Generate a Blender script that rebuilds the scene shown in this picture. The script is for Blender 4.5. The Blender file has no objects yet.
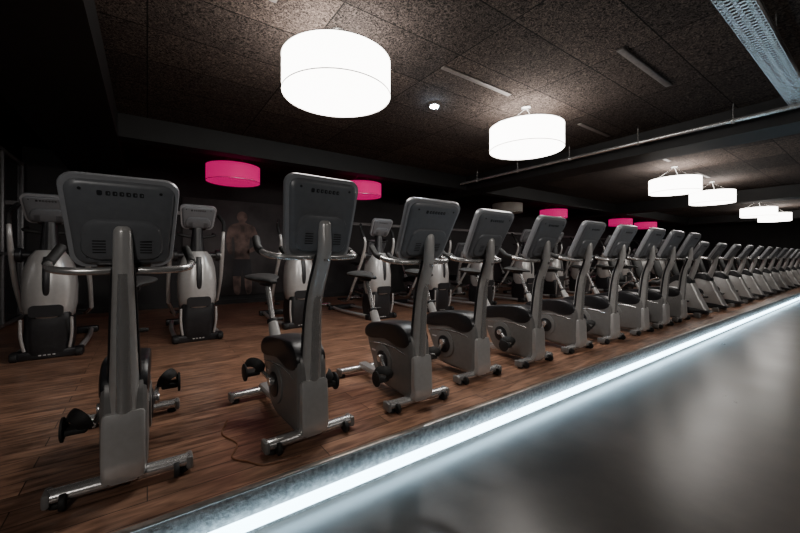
import bpy, bmesh, math, random
from mathutils import Vector, Matrix
random.seed(4)
S = bpy.context.scene
rad = math.radians

# ---------------- materials ----------------
def mat(name, col, rough=0.5, metal=0.0, var=0.15, scale=30, bump=0.0, spec=0.5):
    m = bpy.data.materials.new(name); m.use_nodes = True
    nt = m.node_tree; b = nt.nodes['Principled BSDF']
    tc = nt.nodes.new('ShaderNodeTexCoord'); n = nt.nodes.new('ShaderNodeTexNoise')
    n.inputs['Scale'].default_value = scale; n.inputs['Detail'].default_value = 4
    nt.links.new(tc.outputs['Object'], n.inputs['Vector'])
    r = nt.nodes.new('ShaderNodeValToRGB')
    r.color_ramp.elements[0].position = .3; r.color_ramp.elements[1].position = .7
    r.color_ramp.elements[0].color = (*[c*(1-var) for c in col], 1)
    r.color_ramp.elements[1].color = (*[min(1, c*(1+var)) for c in col], 1)
    nt.links.new(n.outputs['Fac'], r.inputs['Fac']); nt.links.new(r.outputs['Color'], b.inputs['Base Color'])
    b.inputs['Roughness'].default_value = rough; b.inputs['Metallic'].default_value = metal
    b.inputs['Specular IOR Level'].default_value = spec
    if bump:
        bp = nt.nodes.new('ShaderNodeBump'); bp.inputs['Strength'].default_value = bump; bp.inputs['Distance'].default_value = .01
        nt.links.new(n.outputs['Fac'], bp.inputs['Height']); nt.links.new(bp.outputs['Normal'], b.inputs['Normal'])
    return m

def emat(name, col, strength, base=(.8,.8,.8)):
    m = bpy.data.materials.new(name); m.use_nodes = True
    b = m.node_tree.nodes['Principled BSDF']
    b.inputs['Base Color'].default_value = (*base, 1)
    b.inputs['Emission Color'].default_value = (*col, 1); b.inputs['Emission Strength'].default_value = strength
    b.inputs['Roughness'].default_value = .6
    return m

M = dict(
 silver=mat('silver_paint', (.50,.49,.48), .28, .35, .05),
 shell=mat('grey_shell_plastic', (.19,.185,.18), .34, .15, .06),
 metal=mat('brushed_metal', (.62,.61,.60), .26, .75, .08, 60),
 dark=mat('black_plastic', (.014,.014,.016), .38, 0, .2),
 cons=mat('console_grey_plastic', (.13,.137,.148), .38, .1, .06),
 consf=mat('console_bezel_plastic', (.32,.33,.35), .30, .2, .05),
 rubber=mat('rubber', (.011,.011,.011), .7, 0, .3, 80),
 screen=mat('screen_glass', (.008,.008,.01), .08, 0, .1),
 label=mat('label_print', (.012,.013,.016), .5, 0, .1),
 white=mat('white_print', (.55,.55,.55), .5, 0, .05),
)

# ---------------- mesh builder ----------------
def catmull(pts, n, closed=False):
    P = [list(p) for p in pts]; L = len(P); out = []
    rng = range(L) if closed else range(L-1)
    for i in rng:
        if closed: p0,p1,p2,p3 = P[(i-1)%L],P[i],P[(i+1)%L],P[(i+2)%L]
        else:
            p1,p2 = P[i],P[i+1]
            p0 = P[i-1] if i>0 else [2*a-b for a,b in zip(p1,p2)]
            p3 = P[i+2] if i+2<L else [2*b-a for a,b in zip(p1,p2)]
        for k in range(n):
            t = k/n
            out.append([.5*(2*b+(c-a)*t+(2*a-5*b+4*c-d)*t*t+(3*b-a-3*c+d)*t**3) for a,b,c,d in zip(p0,p1,p2,p3)])
    if not closed: out.append(P[-1])
    return out

def rrect(w, h, r, n=4):
    o = []
    r = min(r, w/2-1e-4, h/2-1e-4)
    for cx,cy,a0 in ((w/2-r,h/2-r,0),(-w/2+r,h/2-r,90),(-w/2+r,-h/2+r,180),(w/2-r,-h/2+r,270)):
        for k in range(n+1):
            a = rad(a0+90*k/n); o.append((cx+r*math.cos(a), cy+r*math.sin(a)))
    return o

class MB:
    def __init__(s): s.bm = bmesh.new(); s.mats = []
    def mi(s, m):
        if m not in s.mats: s.mats.append(m)
        return s.mats.index(m)
    def loft(s, secs, m, cap=True):
        i = s.mi(m); rows = [[s.bm.verts.new(p) for p in sec] for sec in secs]
        N = len(rows[0]); fs = []
        for a,b in zip(rows, rows[1:]):
            for k in range(N):
                fs.append(s.bm.faces.new((a[k],a[(k+1)%N],b[(k+1)%N],b[k])))
        if cap:
            fs.append(s.bm.faces.new(list(reversed(rows[0])))); fs.append(s.bm.faces.new(rows[-1]))
        for f in fs: f.material_index = i
        bmesh.ops.recalc_face_normals(s.bm, faces=fs)
    def tube(s, pts, r, m, seg=12, n=5, ref=None):
        rs = r if isinstance(r,(list,tuple)) else [r]*len(pts)
        rs = [x if isinstance(x,tuple) else (x,x) for x in rs]
        q = catmull([list(p)+list(x) for p,x in zip(pts,rs)], n) if len(pts)>2 else [list(p)+list(x) for p,x in zip(pts,rs)]
        C = [Vector(a[:3]) for a in q]; secs = []; A = None
        for k,c in enumerate(C):
            t = (C[min(k+1,len(C)-1)]-C[max(k-1,0)]).normalized()
            if ref: A = Vector(ref)
            elif A is None: A = Vector((1,0,0)) if abs(t.x)<.8 else Vector((0,0,1))
            A = (A-t*A.dot(t)).normalized(); B = t.cross(A)
            ra,rb = q[k][3],q[k][4]
            secs.append([c+A*ra*math.cos(2*math.pi*j/seg)+B*rb*math.sin(2*math.pi*j/seg) for j in range(seg)])
        t0=(C[0]-C[1]).normalized(); t1=(C[-1]-C[-2]).normalized()
        def shr(sec,c,t,rr): return [c+(p-c)*.7+t*rr*.3 for p in sec]
        secs = [shr(secs[0],C[0],t0,q[0][4])]+secs+[shr(secs[-1],C[-1],t1,q[-1][4])]
        s.loft(secs, m)
    def box(s, c, size, m, bev=.006, rot=(0,0,0)):
        i = s.mi(m); from mathutils import Euler
        mt = Matrix.Translation(c) @ Euler(rot).to_matrix().to_4x4() @ Matrix.Diagonal((*size,1))
        g = bmesh.ops.create_cube(s.bm, size=1, matrix=mt)
        vs = g['verts']; fs = {f for v in vs for f in v.link_faces}; es = list({e for v in vs for e in v.link_edges})
        for f in fs: f.material_index = i
        if bev:
            b = bmesh.ops.bevel(s.bm, geom=es, offset=min(bev,min(size)*.45), segments=2, profile=.5, affect='EDGES')
            for f in b['faces']: f.material_index = i
    def side(s, prof, hw, m, x0=0, smooth=0, edge=.86):
        """crowned body extruded across x from a (y,z) outline"""
        p = catmull([list(a) for a in prof], smooth, True) if smooth else prof
        cy = sum(a[0] for a in p)/len(p); cz = sum(a[1] for a in p)/len(p)
        secs = []
        for fx,sc in ((-1,edge),(-.93,(1+edge)/2+.02),(-.78,1),(0,1.0),(.78,1),(.93,(1+edge)/2+.02),(1,edge)):
            secs.append([Vector((x0+fx*hw, cy+(a[0]-cy)*sc, cz+(a[1]-cz)*sc)) for a in p])
        s.loft(secs, m)
    def disc(s, c, axis, r, th, m, seg=28):
        a = Vector(axis).normalized(); c = Vector(c)
        A = Vector((0,0,1)) if abs(a.z)<.8 else Vector((1,0,0)); A=(A-a*A.dot(a)).normalized(); B=a.cross(A)
        def ring(rr,h): return [c+a*h+(A*math.cos(2*math.pi*j/seg)+B*math.sin(2*math.pi*j/seg))*rr for j in range(seg)]
        s.loft([ring(r*.92,-th/2),ring(r,-th/2+th*.15),ring(r,th/2-th*.15),ring(r*.92,th/2)], m)
    def panel(s, C, U, V, N, secs, m, r=.05, k=0):
        """rounded slab; secs=[(w,h,n)]"""
        C=Vector(C)
        L=[]
        for w,h,nn in secs:
            L.append([C+U*(x*(1+k*y/max(h,1e-3)))+V*y+N*nn for x,y in rrect(w,h,min(r,w*.4),5)])
        s.loft(L,m)
    def mesh(s, name, ang=38):
        me = bpy.data.meshes.new(name); s.bm.to_mesh(me); s.bm.free()
        for x in s.mats: me.materials.append(M[x] if isinstance(x,str) else x)
        for p in me.polygons: p.use_smooth = True
        me.set_sharp_from_angle(angle=rad(ang)); return me

def put(name, me, loc=(0,0,0), rz=0):
    o = bpy.data.objects.new(name, me); o.location = loc; o.rotation_euler = (0,0,rz)
    S.collection.objects.link(o); return o

# ---------------- console ----------------
def console(b, C, tilt, w=.42, h=.44, k=.16):
    t = rad(tilt); U=Vector((1,0,0)); V=Vector((0,-math.sin(t),math.cos(t))); N=Vector((0,-math.cos(t),-math.sin(t)))
    C = Vector(C)
    b.panel(C,U,V,N,[(w*.95,h*.95,-.028),(w*.99,h*.99,-.02),(w,h,-.004),(w,h,.012),(w*.985,h*.985,.022)],'consf',.055,k)
    b.panel(C,U,V,N,[(w*.91,h*.91,.018),(w*.90,h*.90,.032),(w*.86,h*.86,.040),(w*.80,h*.80,.044)],'cons',.05,k)
    # raised lower housing
    b.panel(C+V*(-h*.17),U,V,N,[(w*.74,h*.46,.04),(w*.70,h*.42,.056),(w*.60,h*.34,.062)],'cons',.06,-.10)
    b.panel(C+V*.0,U,V,N,[(w*.8,h*.72,-.034),(w*.8,h*.72,-.027)],'screen',.02,0)
    # maker's mark strip
    c0 = C+V*(h*.33)+N*.0445
    b.panel(c0+U*(-.075),U,V,N,[(.018,.022,-.002),(.018,.022,.0012)],'label',.006)
    for i in range(6):
        b.panel(c0+U*(-.047+i*.023),U,V,N,[(.016,.019,-.002),(.016,.019,.001)],'label',.004)
        b.panel(c0+U*(-.045+i*.023),U,V,N,[(.005,.008,-.001),(.005,.008,.0016)],'cons',.001)
    # vents
    for i in range(5):
        for sx in (-1,1):
            b.panel(C+V*(-h*.17-i*.013)+U*sx*.082+N*.061,U,V,N,[(.045,.005,-.004),(.045,.005,.0025)],'dark',.0015)
    for sx in (-1,1):
        for vv in (-.36,.36):
            b.disc(C+V*(vv*h)+U*sx*w*.33*(1+k*vv)+N*.042,N,.007,.006,'dark',10)
    b.box(C+V*(-h*.47)+N*.01,(w*.5,.05,.03),'dark',.008,(-t,0,0))
    return C+V*(-.07)+N*.062

# ---------------- upright bike ----------------
def upright_bike(name, cz=1.235, cy=-.10, tilt=28, crank=40, w=.42, h=.44):
    b = MB()
    top = console(b,(0,cy,cz),tilt,w,h)
    # mast
    b.tube([(0,.035,.05),(0,.012,.25),(0,-.012,.5),(0,-.045,.8),(0,top.y+.005,top.z-.14),(0,top.y-.012,top.z+.03),(0,top.y-.016,top.z+.06)],
           [(.066,.06),(.066,.06),(.054,.052),(.044,.046),(.038,.040),(.034,.030),(.026,.02)],'silver',20,6,(1,0,0))
    b.tube([(0,-.02,.13),(0,-.044,.3),(0,-.062,.5),(0,-.086,.8),(0,top.y-.033,top.z-.14)],
           [(.03,.008),(.03,.008),(.026,.008),(.022,.008),(.016,.005)],'metal',10,5,(1,0,0))
    for sx in (-1,1):
        b.tube([(sx*.062,.03,.1),(sx*.051,0,.5),(sx*.041,-.035,.8),(sx*.033,top.y+.02,top.z-.12)],.012,'dark',8,5)
    # shroud
    prof=[(-.02,.07),(-.035,.2),(-.035,.40),(0,.5),(.1,.535),(.3,.525),(.52,.49),(.6,.44),(.6,.37),(.53,.24),(.45,.11),(.36,.065),(.15,.055)]
    b.side(prof,.088,'shell',0,3,.88)
    capp=[(.0,.415),(-.01,.49),(.09,.555),(.3,.55),(.53,.515),(.635,.455),(.63,.395),(.52,.39),(.3,.42),(.12,.39)]
    b.side(capp,.093,'dark',0,3,.9)
    # lower fascia wing
    b.side([(-.06,.06),(-.07,.2),(-.055,.36),(.02,.30),(.08,.16),(.1,.06)],.078,'silver',0,3,.9)
    # bright trim line along the shroud side
    for sx in (-1,1):
        b.tube([(sx*.088,.03,.36),(sx*.09,.2,.385),(sx*.09,.42,.37),(sx*.086,.56,.35)],.0035,'metal',6,4)
        b.disc((sx*.09,.33,.25),(1,0,0),.12,.018,'shell')
        b.disc((sx*.098,.33,.25),(1,0,0),.078,.016,'dark')
        a = rad(crank)+(0 if sx>0 else math.pi)
        e = Vector((sx*.125,.33+.17*math.cos(a),.27+.17*math.sin(a)))
        b.tube([(sx*.11,.33,.27),tuple(e)],[(.013,.02),(.011,.016)],'metal',10)
        b.disc((sx*.118,.33,.27),(1,0,0),.028,.03,'metal',16)
        b.tube([tuple(e),(sx*.22,e.y,e.z)],.009,'metal',8)
        b.box((sx*.185,e.y,e.z),(.085,.095,.03),'rubber',.01)
        b.tube([(sx*.15,e.y-.045,e.z+.01),(sx*.155,e.y-.07,e.z+.05),(sx*.185,e.y-.05,e.z+.075),(sx*.215,e.y+.01,e.z+.06),(sx*.228,e.y+.03,e.z)],[(.03,.006)]*5,'rubber',8,4)
        b.disc((sx*.232,e.y-.01,e.z+.01),(1,0,0),.055,.012,'rubber',20)
        # emblem on the side
        b.box((sx*.0885,.47,.30),(.004,.07,.012),'white',.001)
        # handlebars
        y0=top.y+.06; z0=top.z-.125
        b.tube([(sx*.0,y0,z0),(sx*.12,y0-.01,z0-.005),(sx*.22,y0+.01,z0+.0),(sx*.265,y0+.08,z0+.015),(sx*.27,y0+.19,z0+.05),(sx*.255,y0+.27,z0+.1)],.0165,'metal',10,6)
        b.tube([(sx*.272,y0+.12,z0+.028),(sx*.27,y0+.19,z0+.05),(sx*.255,y0+.275,z0+.103)],.021,'rubber',10,5)
        b.tube([(sx*.05,y0+.02,z0+.0),(sx*.09,y0+.12,z0+.0),(sx*.1,y0+.24,z0+.02),(sx*.1,y0+.30,z0+.05)],.017,'rubber',10,5)
    # stabilisers
    for y,hx in ((0,.255),(.83,.235)):
        b.tube([(-hx,y,.05),(hx,y,.05)],[(.036,.028)]*2,'metal',14,1,(0,1,0))
        for sx in (-1,1):
            b.box((sx*(hx-.0),y,.046),(.03,.08,.062),'shell',.012)
            b.disc((sx*(hx-.03),y,.0105),(0,0,1),.026,.021,'rubber',14)
    for sx in (-1,1):
        b.disc((sx*.2,-.045,.035),(1,0,0),.032,.022,'rubber',18)
    b.box((0,.62,.075),(.075,.46,.05),'silver',.012)
    b.box((0,.03,.07),(.11,.16,.06),'silver',.015)
    # seat
    b.tube([(0,.50,.30),(0,.58,.47),(0,.64,.58)],[(.042,.04),(.04,.036),(.034,.032)],'silver',14,4)
    b.tube([(0,.63,.56),(0,.76,.835)],.019,'metal',12)
    b.disc((0,.655,.59),(.0,.42,.9),.036,.03,'dark',18)
    b.tube([(.03,.655,.6),(.075,.655,.6)],.013,'rubber',10)
    secs=[]
    for y,wd,z,th in ((.62,.02,.868,.018),(.65,.035,.875,.03),(.72,.05,.88,.038),(.80,.09,.885,.045),(.87,.125,.895,.05),(.92,.125,.9,.05),(.955,.09,.897,.035)):
        secs.append([(wd*math.cos(2*math.pi*j/18), y, z+th*.5*math.sin(2*math.pi*j/18)*(1.2 if math.sin(2*math.pi*j/18)<0 else 1)) for j in range(18)])
    b.loft(secs,'rubber')
    b.box((0,.80,.85),(.06,.14,.03),'dark',.008)
    return b.mesh(name)

# ---------------- recumbent bike ----------------
def recumbent_bike(name):
    b = MB()
    console(b,(0,-.04,1.16),32,.40,.36)
    b.tube([(0,.22,.3),(0,.1,.6),(0,.0,.9),(0,-.04,1.12)],[(.07,.05),(.06,.045),(.045,.04),(.034,.03)],'silver',16,5,(1,0,0))
    # tall wedge-shaped drive housing, light sides with a dark spine cap
    b.side([(-.14,.06),(-.15,.16),(-.06,.36),(.02,.56),(.10,.68),(.24,.69),(.36,.60),(.48,.40),(.58,.2),(.6,.08),(.4,.05)],.115,'silver',0,3,.88)
    b.side([(.03,.58),(.09,.71),(.24,.73),(.38,.64),(.50,.45),(.40,.52),(.26,.62),(.13,.60)],.12,'dark',0,3,.92)
    b.side([(-.16,.05),(-.17,.12),(.1,.16),(.4,.15),(.62,.12),(.62,.05)],.12,'dark',0,2,.92)
    for sx in (-1,1):
        b.disc((sx*.113,.22,.34),(1,0,0),.085,.016,'dark')
        a = rad(30)+(0 if sx>0 else math.pi); e=(sx*.145,.22+.15*math.cos(a),.34+.15*math.sin(a))
        b.tube([(sx*.125,.22,.34),e],.014,'metal',8)
        b.box((sx*.195,e[1],e[2]),(.085,.085,.03),'rubber',.01)
        b.tube([(0,.02,1.0),(sx*.16,.02,1.0),(sx*.21,.1,1.02),(sx*.2,.26,1.05)],.015,'metal',8,5)
        b.tube([(sx*.1,1.15,.42),(sx*.26,1.1,.46),(sx*.28,.98,.56),(sx*.27,.88,.6)],.015,'metal',8,5)
    b.box((0,.80,.12),(.12,1.15,.07),'silver',.015)
    for y in (-.08,1.35):
        b.tube([(-.26,y,.05),(.26,y,.05)],.03,'metal',12)
        for sx in (-1,1): b.box((sx*.255,y,.04),(.06,.09,.08),'shell',.012)
    b.box((0,1.15,.3),(.1,.12,.34),'dark',.02)
    b.box((0,1.1,.49),(.4,.38,.08),'rubber',.035)
    t=rad(-16)
    b.panel((0,1.34,.80),Vector((1,0,0)),Vector((0,math.sin(-t),math.cos(t))),Vector((0,-1,0)),[(.34,.46,-.035),(.38,.5,-.02),(.38,.5,.02),(.34,.46,.035)],'rubber',.07)
    b.tube([(0,1.2,.4),(0,1.34,.55),(0,1.4,.8)],.025,'metal',10,4)
    return b.mesh(name)

# ---------------- cross trainer ----------------
def cross_trainer(name):
    b = MB()
    def sec(z,w,d,y,r=.08): return [(px,y+py,z) for px,py in rrect(w,d,r,4)]
    # lower dark tower, base plate
    b.box((0,.0,.045),(.56,.13,.09),'dark',.02)
    for sx in (-1,1):
        b.disc((sx*.24,-.06,.045),(1,0,0),.045,.05,'rubber',18)
    for i in range(4): b.box((-.055+i*.035,-.067,.05),(.022,.006,.022),'white',.001)
    b.loft([sec(.05,.34,.42,.14),sec(.2,.37,.46,.14),sec(.45,.36,.42,.13),sec(.55,.30,.36,.12)],'dark')
    # silver edging ribs on the lower tower
    for sx in (-1,1):
        b.tube([(sx*.17,-.06,.1),(sx*.19,-.08,.25),(sx*.19,-.09,.42)],.014,'silver',10,4)
    # broad silver front shell
    def tr(z,w,d,y): return [(px,y+py,z) for px,py in rrect(w,d,min(w,d)*.42,6)]
    b.loft([tr(.38,.30,.30,.11),tr(.43,.38,.40,.11),tr(.55,.42,.46,.11),tr(.75,.43,.46,.11),tr(.92,.40,.42,.11),tr(1.04,.33,.34,.10),tr(1.12,.22,.24,.09)],'silver')
    b.panel((0,-.118,.50),Vector((1,0,0)),Vector((0,0,1)),Vector((0,-1,0)),[(.26,.12,-.03),(.26,.12,.004)],'dark',.04)
    b.tube([(0,-.10,.6),(0,-.126,.75),(0,-.11,.92),(0,-.07,1.05)],[(.022,.008),(.028,.01),(.03,.01),(.03,.01)],'dark',10,4,(1,0,0))
    b.loft([sec(1.04,.20,.22,.09),sec(1.15,.16,.18,.08),sec(1.3,.13,.14,.07),sec(1.42,.11,.1,.06)],'dark')
    for sx in (-1,1):
        b.disc((sx*.235,.10,1.07),(1,0,0),.075,.05,'dark',24)
        b.disc((sx*.265,.10,1.07),(1,0,0),.045,.02,'silver',24)
        b.tube([(0,.1,1.07),(sx*.24,.1,1.07)],.04,'dark',12)
        # swinging arms
        b.tube([(sx*.29,.5,.45),(sx*.30,.28,.75),(sx*.29,.1,1.07),(sx*.29,.03,1.3),(sx*.31,.12,1.5),(sx*.27,.22,1.6)],[.022,.022,.026,.021,.019,.019],'silver',12,5)
        b.tube([(sx*.30,.05,1.38),(sx*.31,.12,1.5),(sx*.265,.225,1.605)],.024,'rubber',10,4)
        b.tube([(sx*.06,.08,1.3),(sx*.2,.1,1.33),(sx*.2,.25,1.36)],.017,'rubber',10,4)
        # pedal arms and footplates
        b.tube([(sx*.29,.5,.45),(sx*.2,.8,.3+sx*.05),(sx*.16,1.15,.3+sx*.08)],.024,'metal',10,4)
        b.box((sx*.17,.95,.33+sx*.07),(.15,.38,.035),'rubber',.014,(rad(4*sx),0,0))
        b.tube([(sx*.24,.02,.06),(sx*.24,.8,.05),(sx*.2,1.4,.05)],.028,'silver',10,4)
    b.box((0,1.42,.045),(.56,.1,.09),'dark',.02)
    # neck & console
    b.tube([(0,.07,1.38),(0,.04,1.47),(0,.0,1.55)],[.05,.045,.035],'dark',14,4)
    console(b,(0,.0,1.55),30,.38,.32)
    return b.mesh(name)

bike_std = upright_bike('upright_bike_mesh')
bike_a = upright_bike('upright_bike_mesh_a', cz=1.205, cy=-.04, tilt=20, crank=5, w=.395, h=.41)
bike_b = upright_bike('upright_bike_mesh_b', cz=1.26, cy=-.12, tilt=12, crank=190, w=.40, h=.45)
bike_c = upright_bike('upright_bike_mesh_c', crank=120)
rec = recumbent_bike('recumbent_bike_mesh')
xt = cross_trainer('cross_trainer_mesh')

front = [(-.085,2.05,bike_a,-.02),(.765,1.96,bike_b,.05),(1.57,1.99,bike_std,-0.03),(2.33,2.11,bike_c,0.0)]
for i in range(4,10):
    front.append((-.08+.8*i+.02*math.sin(i*3), 2.08+.02*math.cos(i*5), [bike_std,bike_c][i%2], .02*math.sin(i*7)))
for x,y,m,r in front: put('upright_exercise_bike', m, (x,y,0), r)
for i in range(15): put('recumbent_exercise_bike', rec, (8.0+1.1*i,2.12,0), .02*math.sin(i*5))
for i in range(14): put('cross_trainer', xt, (-.84+1.36*i,5.15+.05*math.sin(i*4),0), .06*math.sin(i*3))
for i in range(14): put('upright_exercise_bike', bike_std if i%3 else bike_c, (2.9+1.36*i,7.05,0), .08*math.sin(i*3))

# ---------------- room ----------------
X0,X1,Y0,YE,Y1,ZF,ZC = -1.75,25.0,-4.0,1.70,8.7,-.20,2.95

def floor_wood():
    m = bpy.data.materials.new('wood_plank_floor'); m.use_nodes=True; nt=m.node_tree; b=nt.nodes['Principled BSDF']; L=nt.links.new
    tc=nt.nodes.new('ShaderNodeTexCoord')
    br=nt.nodes.new('ShaderNodeTexBrick'); br.inputs['Scale'].default_value=1; br.inputs['Brick Width'].default_value=1.25; br.inputs['Row Height'].default_value=.125
    br.inputs['Mortar Size'].default_value=.0025; br.inputs['Color1'].default_value=(0,0,0,1); br.inputs['Color2'].default_value=(1,1,1,1); br.inputs['Mortar'].default_value=(0,0,0,1); br.offset=.37
    L(tc.outputs['Object'],br.inputs['Vector'])
    mp=nt.nodes.new('ShaderNodeMapping'); mp.inputs['Scale'].default_value=(3.0,18,1); L(tc.outputs['Object'],mp.inputs['Vector'])
    n=nt.nodes.new('ShaderNodeTexNoise'); n.inputs['Scale'].default_value=1.6; n.inputs['Detail'].default_value=9; n.inputs['Distortion'].default_value=.6; L(mp.outputs[0],n.inputs['Vector'])
    r=nt.nodes.new('ShaderNodeValToRGB'); e=r.color_ramp.elements; e[0].position=.3; e[0].color=(.10,.048,.030,1); e[1].position=.72; e[1].color=(.50,.285,.19,1)
    L(n.outputs['Fac'],r.inputs['Fac'])
    mx=nt.nodes.new('ShaderNodeMix'); mx.data_type='RGBA'; mx.blend_type='MULTIPLY'; mx.inputs[0].default_value=1
    r2=nt.nodes.new('ShaderNodeValToRGB'); r2.color_ramp.elements[0].color=(.62,.6,.58,1); r2.color_ramp.elements[1].color=(1.1,1.05,1,1)
    L(br.outputs['Color'],r2.inputs['Fac']); L(r.outputs[0],mx.inputs[6]); L(r2.outputs[0],mx.inputs[7])
    mx2=nt.nodes.new('ShaderNodeMix'); mx2.data_type='RGBA'; L(br.outputs['Fac'],mx2.inputs[0]); L(mx.outputs[2],mx2.inputs[6]); mx2.inputs[7].default_value=(.02,.01,.006,1)
    L(mx2.outputs[2],b.inputs['Base Color']); b.inputs['Roughness'].default_value=.33
    return m
def acoustic():
    m = bpy.data.materials.new('wood_wool_ceiling_tile'); m.use_nodes=True; nt=m.node_tree; b=nt.nodes['Principled BSDF']; L=nt.links.new
    tc=nt.nodes.new('ShaderNodeTexCoord')
    br=nt.nodes.new('ShaderNodeTexBrick'); br.inputs['Scale'].default_value=1; br.inputs['Brick Width'].default_value=1.2; br.inputs['Row Height'].default_value=.6; br.offset=0
    br.inputs['Mortar Size'].default_value=.007; br.inputs['Mortar Smooth'].default_value=.3; br.inputs['Color1'].default_value=(.65,.65,.65,1); br.inputs['Color2'].default_value=(1.2,1.15,1.1,1); br.inputs['Mortar'].default_value=(.12,.12,.12,1)
    L(tc.outputs['Object'],br.inputs['Vector'])
    n=nt.nodes.new('ShaderNodeTexNoise'); n.inputs['Scale'].default_value=24; n.inputs['Detail'].default_value=7; n.inputs['Roughness'].default_value=.7; n.inputs['Distortion'].default_value=3; L(tc.outputs['Object'],n.inputs['Vector'])
    r=nt.nodes.new('ShaderNodeValToRGB'); e=r.color_ramp.elements; e[0].position=.43; e[0].color=(.007,.0055,.005,1); e[1].position=.68; e[1].color=(.18,.142,.126,1)
    L(n.outputs['Fac'],r.inputs['Fac'])
    mx=nt.nodes.new('ShaderNodeMix'); mx.data_type='RGBA'; mx.blend_type='MULTIPLY'; mx.inputs[0].default_value=1
    L(r.outputs[0],mx.inputs[6]); L(br.outputs['Color'],mx.inputs[7]); L(mx.outputs[2],b.inputs['Base Color'])
    bp=nt.nodes.new('ShaderNodeBump'); bp.inputs['Strength'].default_value=.8; bp.inputs['Distance'].default_value=.012; L(n.outputs['Fac'],bp.inputs['Height']); L(bp.outputs[0],b.inputs['Normal'])
    b.inputs['Roughness'].default_value=.95; b.inputs['Specular IOR Level'].default_value=.15
    return m
def lowfloor():
    m = bpy.data.materials.new('grey_resin_floor'); m.use_nodes=True; nt=m.node_tree; b=nt.nodes['Principled BSDF']; L=nt.links.new
    tc=nt.nodes.new('ShaderNodeTexCoord')
    n=nt.nodes.new('ShaderNodeTexNoise'); n.inputs['Scale'].default_value=2.6; n.inputs['Detail'].default_value=9; n.inputs['Roughness'].default_value=.6; L(tc.outputs['Object'],n.inputs['Vector'])
    r=nt.nodes.new('ShaderNodeValToRGB'); e=r.color_ramp.elements; e[0].position=.3; e[0].color=(.050,.043,.038,1); e[1].position=.7; e[1].color=(.095,.080,.070,1)
    L(n.outputs['Fac'],r.inputs['Fac']); L(r.outputs[0],b.inputs['Base Color'])
    r3=nt.nodes.new('ShaderNodeMapRange'); r3.inputs[3].default_value=.22; r3.inputs[4].default_value=.40; L(n.outputs['Fac'],r3.inputs[0]); L(r3.outputs[0],b.inputs['Roughness'])
    return m
wood=floor_wood(); ac=acoustic(); lf=lowfloor()
wall=mat('dark_wall_paint',(.018,.017,.018),.7,0,.2,3)
black=mat('black_beam_paint',(.008,.0075,.0075),.6,0,.2,5)
plinth=mat('plinth_concrete',(.20,.19,.18),.8,0,.5,45,.5)

def boxobj(name, lo, hi, m, bev=0):
    b=MB(); c=[(a+d)/2 for a,d in zip(lo,hi)]; s=[d-a for a,d in zip(lo,hi)]
    b.box(c,s,m,bev); return put(name,b.mesh(name))
boxobj('floor',(X0,Y0,ZF-.1),(X1,YE+.1,ZF),lf)
boxobj('floor_platform',(X0,YE+.035,ZF-.1),(X1,Y1,0),wood)
boxobj('ceiling',(X0,Y0,ZC),(X1,Y1,ZC+.15),ac)
boxobj('wall_back',(X0,Y1,ZF-.1),(X1,Y1+.15,ZC+.15),wall)
boxobj('wall_left',(X0-.15,Y0,ZF-.1),(X0,Y1,ZC+.15),wall)
boxobj('wall_right',(X1,Y0,ZF-.1),(X1+.15,Y1,ZC+.15),wall)
boxobj('wall_front',(X0,Y0-.15,ZF-.1),(X1,Y0,ZC+.15),wall)
boxobj('baseboard_back',(X0,Y1-.02,0),(X1,Y1,.1),black)
boxobj('trim_4',(X0,Y1-.05,1.93),(X1,Y1,2.0),mat('rail_painted_grey',(.16,.15,.15),.4,.4,.1))
# platform step: nosing, plinth face, LED channel (protrudes slightly, washes the face above it)
boxobj('trim_1',(X0,YE+.002,-.008),(X1,YE+.035,.004),mat('aluminium_nosing',(.36,.32,.29),.35,.8,.2,20),.003)
boxobj('trim_2',(X0,YE+.006,-.125),(X1,YE+.035,-.008),plinth,.002)
boxobj('trim_3',(X0,YE+.0,-.20),(X1,YE+.035,-.165),plinth)
led=boxobj('led_light_strip',(X0+.02,YE-.028,-.164),(X1-.02,YE+.034,-.130),emat('led_cool_white',(.52,.80,1.0),15))

# beams
for i,(a,c) in enumerate(((-1.15,-.32),(6.15,6.75),(13.8,14.4),(21.4,22.0))):
    boxobj('ceiling_beam_%d'%(i+1),(a,Y0,2.62),(c,Y1,ZC),black)
xs=[(-.32,6.15),(6.75,13.8),(14.4,21.4)]
for i,(a,c) in enumerate(xs):
    boxobj('ceiling_beam_%d'%(i+5),(a,5.95,2.64),(c,6.2,ZC),black)

# pipe with clips
b=MB()
b.tube([(5.92,Y0+.1,2.74),(5.92,5.9,2.74)],.026,'metal',12)
for k in range(9):
    y=-3+k*1.05
    b.tube([(5.92,y,2.74),(5.92,y,ZC)],.008,'metal',6); b.disc((5.92,y,2.74),(0,1,0),.04,.03,'metal',14)
put('ceiling_pipe',b.mesh('pipe'))
# cable trays (perforated)
def tray(name,y0,w,z,xa,xb):
    b=MB()
    for yy in (y0,y0+w):
        b.box(((xa+xb)/2,yy,z+.03),(xb-xa,.004,.06),'metal',0)
        b.box(((xa+xb)/2,yy,z+.062),(xb-xa,.014,.005),'metal',0)
    for k in range(3):
        b.box(((xa+xb)/2,y0+w*(k+.5)/3,z),(xb-xa,w/3*.42,.003),'metal',0)
    n=int((xb-xa)/.05)
    for k in range(n):
        b.box((xa+k*.05,y0+w/2,z),(.022,w,.003),'metal',0)
    for k in range(int((xb-xa)/1.2)):
        for yy in (y0,y0+w): b.tube([(xa+.6+k*1.2,yy,z+.03),(xa+.6+k*1.2,yy,ZC)],.005,'metal',6)
    put(name,b.mesh(name))
tray('cable_tray',.56,.17,2.76,-.2,6.1)
tray('cable_tray',.24,.14,2.80,-.2,6.1)
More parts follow.
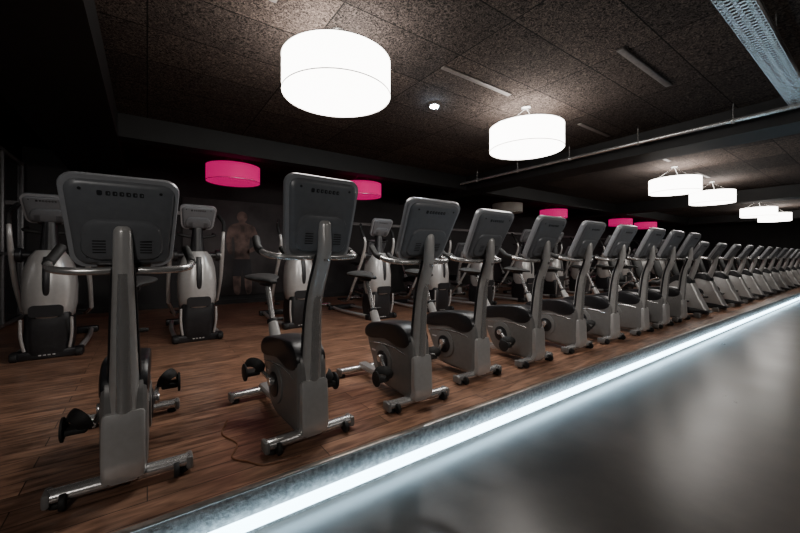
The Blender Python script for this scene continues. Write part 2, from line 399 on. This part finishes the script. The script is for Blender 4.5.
# surface rails between lamps
rail=mat('rail_grey',(.15,.13,.12),.6,.2,.2)
for (a,c,y) in ((-.1,.78,2.66),(2.4,3.45,2.64),(3.5,4.7,1.48),(.2,1.4,1.48),(5.0,5.9,2.64),(7.6,8.4,2.64),(10,10.9,2.64)):
    b=MB(); b.box(((a+c)/2,y,ZC-.008),(c-a,.06,.016),rail,.004); put('ceiling_rail',b.mesh('rail'))

# ---------------- lamps ----------------
def lamp(name,mt,em=True):
    b=MB(); R=.445; n=64
    def ring(r,z): return [(r*math.cos(2*math.pi*j/n),r*math.sin(2*math.pi*j/n),z) for j in range(n)]
    b.loft([ring(R-.004,2.40),ring(R,2.404),ring(R,2.676),ring(R-.004,2.68)],mt)
    for z in (2.402,2.678):
        b.loft([ring(R+.001,z-.004),ring(R+.004,z-.004),ring(R+.004,z+.004),ring(R+.001,z+.004)],'metal',cap=False)
    b.disc((0,0,ZC-.012),(0,0,1),.06,.024,'metal',20)
    for k in range(3):
        a=k*2.094; b.tube([(0,0,ZC-.02),(.35*math.cos(a),.35*math.sin(a),2.68)],.003,'metal',6)
    return b.mesh(name)
wl=lamp('white_drum',emat('lit_white_shade',(1,.95,.89),13))
pl=lamp('pink_drum',emat('lit_pink_shade',(1,.0,.22),.5,(.8,.02,.2)))
gl=lamp('grey_drum',mat('unlit_fabric_shade',(.5,.46,.42),.8,0,.05))
for x in (1.3,3.9,9.0,11.55,16.6,19.2): put('drum_pendant_lamp',wl,(x,2.74,0))
for x in (1.27,3.9,11.5,16.6,19.2): put('pink_drum_pendant_lamp',pl,(x,6.98,0))
put('drum_pendant_lamp',gl,(9.0,6.98,0))

# downlights
def downlight(x,y,pw):
    b=MB(); b.disc((0,0,-.01),(0,0,1),.07,.02,'metal',24); b.disc((0,0,-.024),(0,0,1),.05,.012,emat('downlight_lens',(.6,.82,1),400),20)
    o=put('recessed_downlight',b.mesh('downlight'),(x,y,ZC))
    l=bpy.data.lights.new('downlight_beam','SPOT'); l.energy=pw; l.spot_size=rad(125); l.spot_blend=.8; l.shadow_soft_size=.04; l.color=(1,.93,.86)
    lo=bpy.data.objects.new('downlight_beam',l); S.collection.objects.link(lo); lo.parent=o; lo.location=(0,0,-.05)
downlight(2.92,3.37,90)
# added fill spots, unseen above the walkway, to brighten the bike fronts
def fillspot(x,y,tx,ty,tz,pw,ang=75):
    P=Vector((x,y,2.74)); D=(Vector((tx,ty,tz))-P).normalized()
    b=MB(); b.disc((0,0,ZC-P.z-.01),(0,0,1),.05,.02,'dark',20); b.tube([(0,0,ZC-P.z-.01),(0,0,.0)],.012,'dark',10)
    b.tube([tuple(-D*.07),tuple(D*.07)],.045,'dark',20); b.disc(D*.085,D,.036,.006,emat('fill_lens',(1,.95,.9),15),20)
    o=put('added_fill_spot',b.mesh('spot'),P)
    l=bpy.data.lights.new('fill_beam','SPOT'); l.energy=pw; l.spot_size=rad(ang); l.spot_blend=.9; l.shadow_soft_size=.12; l.color=(1,.94,.88)
    lo=bpy.data.objects.new('fill_beam',l); S.collection.objects.link(lo); lo.parent=o; lo.location=D*.11
    lo.rotation_euler=D.to_track_quat('-Z','Y').to_euler()
for x,p in ((-1.5,150),(2.4,200),(5.2,190),(8.6,150),(12.2,120),(16,90)): fillspot(x,-1.9,x+.9,2.9,.7,p)
# extra fill spot kept out of view, added to lift the cross-trainer row
fillspot(-.2,1.7,.1,5.3,.7,40,80)

# ---------------- back wall mural (flat print of two athletes) ----------------
skin=mat('mural_skin_print',(.13,.085,.068),.6,0,.7,6); shorts=mat('mural_dark_print',(.02,.02,.024),.6); mback=mat('mural_background_print',(.04,.037,.037),.6,0,.6,2)
b=MB(); b.box((2.2,Y1-.058,1.25),(3.2,.014,2.1),mback,.002)
def flat(pts,m,dy): 
    i=b.mi(m); b.bm.faces.new([b.bm.verts.new((x,Y1-.067-dy,z)) for x,z in pts]).material_index=i
for ox,fl in ((1.75,1),(3.1,-1)):
    body=[(-.09,2.03),(-.11,1.92),(-.07,1.83),(-.24,1.76),(-.31,1.6),(-.33,1.35),(-.27,1.12),(-.2,1.15),(-.22,1.4),(-.18,1.5),(-.15,1.2),(-.17,.95),(-.19,.6),(-.16,.25),(-.04,.25),(-.02,.8),(.03,.8),(.08,.25),(.2,.25),(.2,.6),(.17,.95),(.15,1.2),(.18,1.5),(.3,1.35),(.12,1.2),(.14,1.13),(.4,1.3),(.3,1.66),(.24,1.76),(.07,1.83),(.11,1.92),(.09,2.03),(0,2.08)]
    flat(catmull([(ox+fl*x,z) for x,z in body],3,True),skin,.001)
    flat([(ox+fl*x,z) for x,z in ((-.18,1.0),(.18,1.0),(.21,.62),(.02,.62),(0,.78),(-.02,.62),(-.2,.62))],shorts,.003)
put('wall_mural',b.mesh('mural'))
# dark mirror partition along left wall
glass=mat('dark_mirror_glass',(.14,.14,.145),.06,.9,.1); fr=mat('partition_frame',(.22,.22,.225),.4,.6,.1)
b=MB(); b.box((X0+.02,6.0,1.35),(.02,5.0,2.5),glass,0)
for k in range(6): b.box((X0+.04,3.5+k*1.0,1.33),(.05,.05,2.6),fr,.004)
for z in (.06,1.1,2.6): b.box((X0+.04,6.0,z),(.045,5.0,.05),fr,.004)
put('mirror_partition',b.mesh('partition'))
# power cable by second bike
b=MB(); b.tube([(.42,2.5,.006),(.36,2.32,.006),(.41,2.15,.006),(.36,2.02,.006),(.42,1.93,.006),(.47,1.86,.006),(.56,1.84,.006),(.66,1.83,.006)],.0045,mat('cable_orange',(.22,.10,.05),.5),8,6)
put('power_cable',b.mesh('cable'))

# ---------------- world & camera ----------------
w=bpy.data.worlds.new('world'); S.world=w; w.use_nodes=True
w.node_tree.nodes['Background'].inputs[0].default_value=(.5,.5,.55,1); w.node_tree.nodes['Background'].inputs[1].default_value=.02
cam=bpy.data.cameras.new('camera'); co=bpy.data.objects.new('camera',cam); S.collection.objects.link(co)
cam.lens=16; cam.sensor_width=36; cam.shift_y=-9.5/800; cam.clip_start=.05
co.location=(0,0,1.05)
a=rad(90-35.4)  # forward heading from +X
co.rotation_euler=(rad(90),0,a-rad(90))
S.camera=co
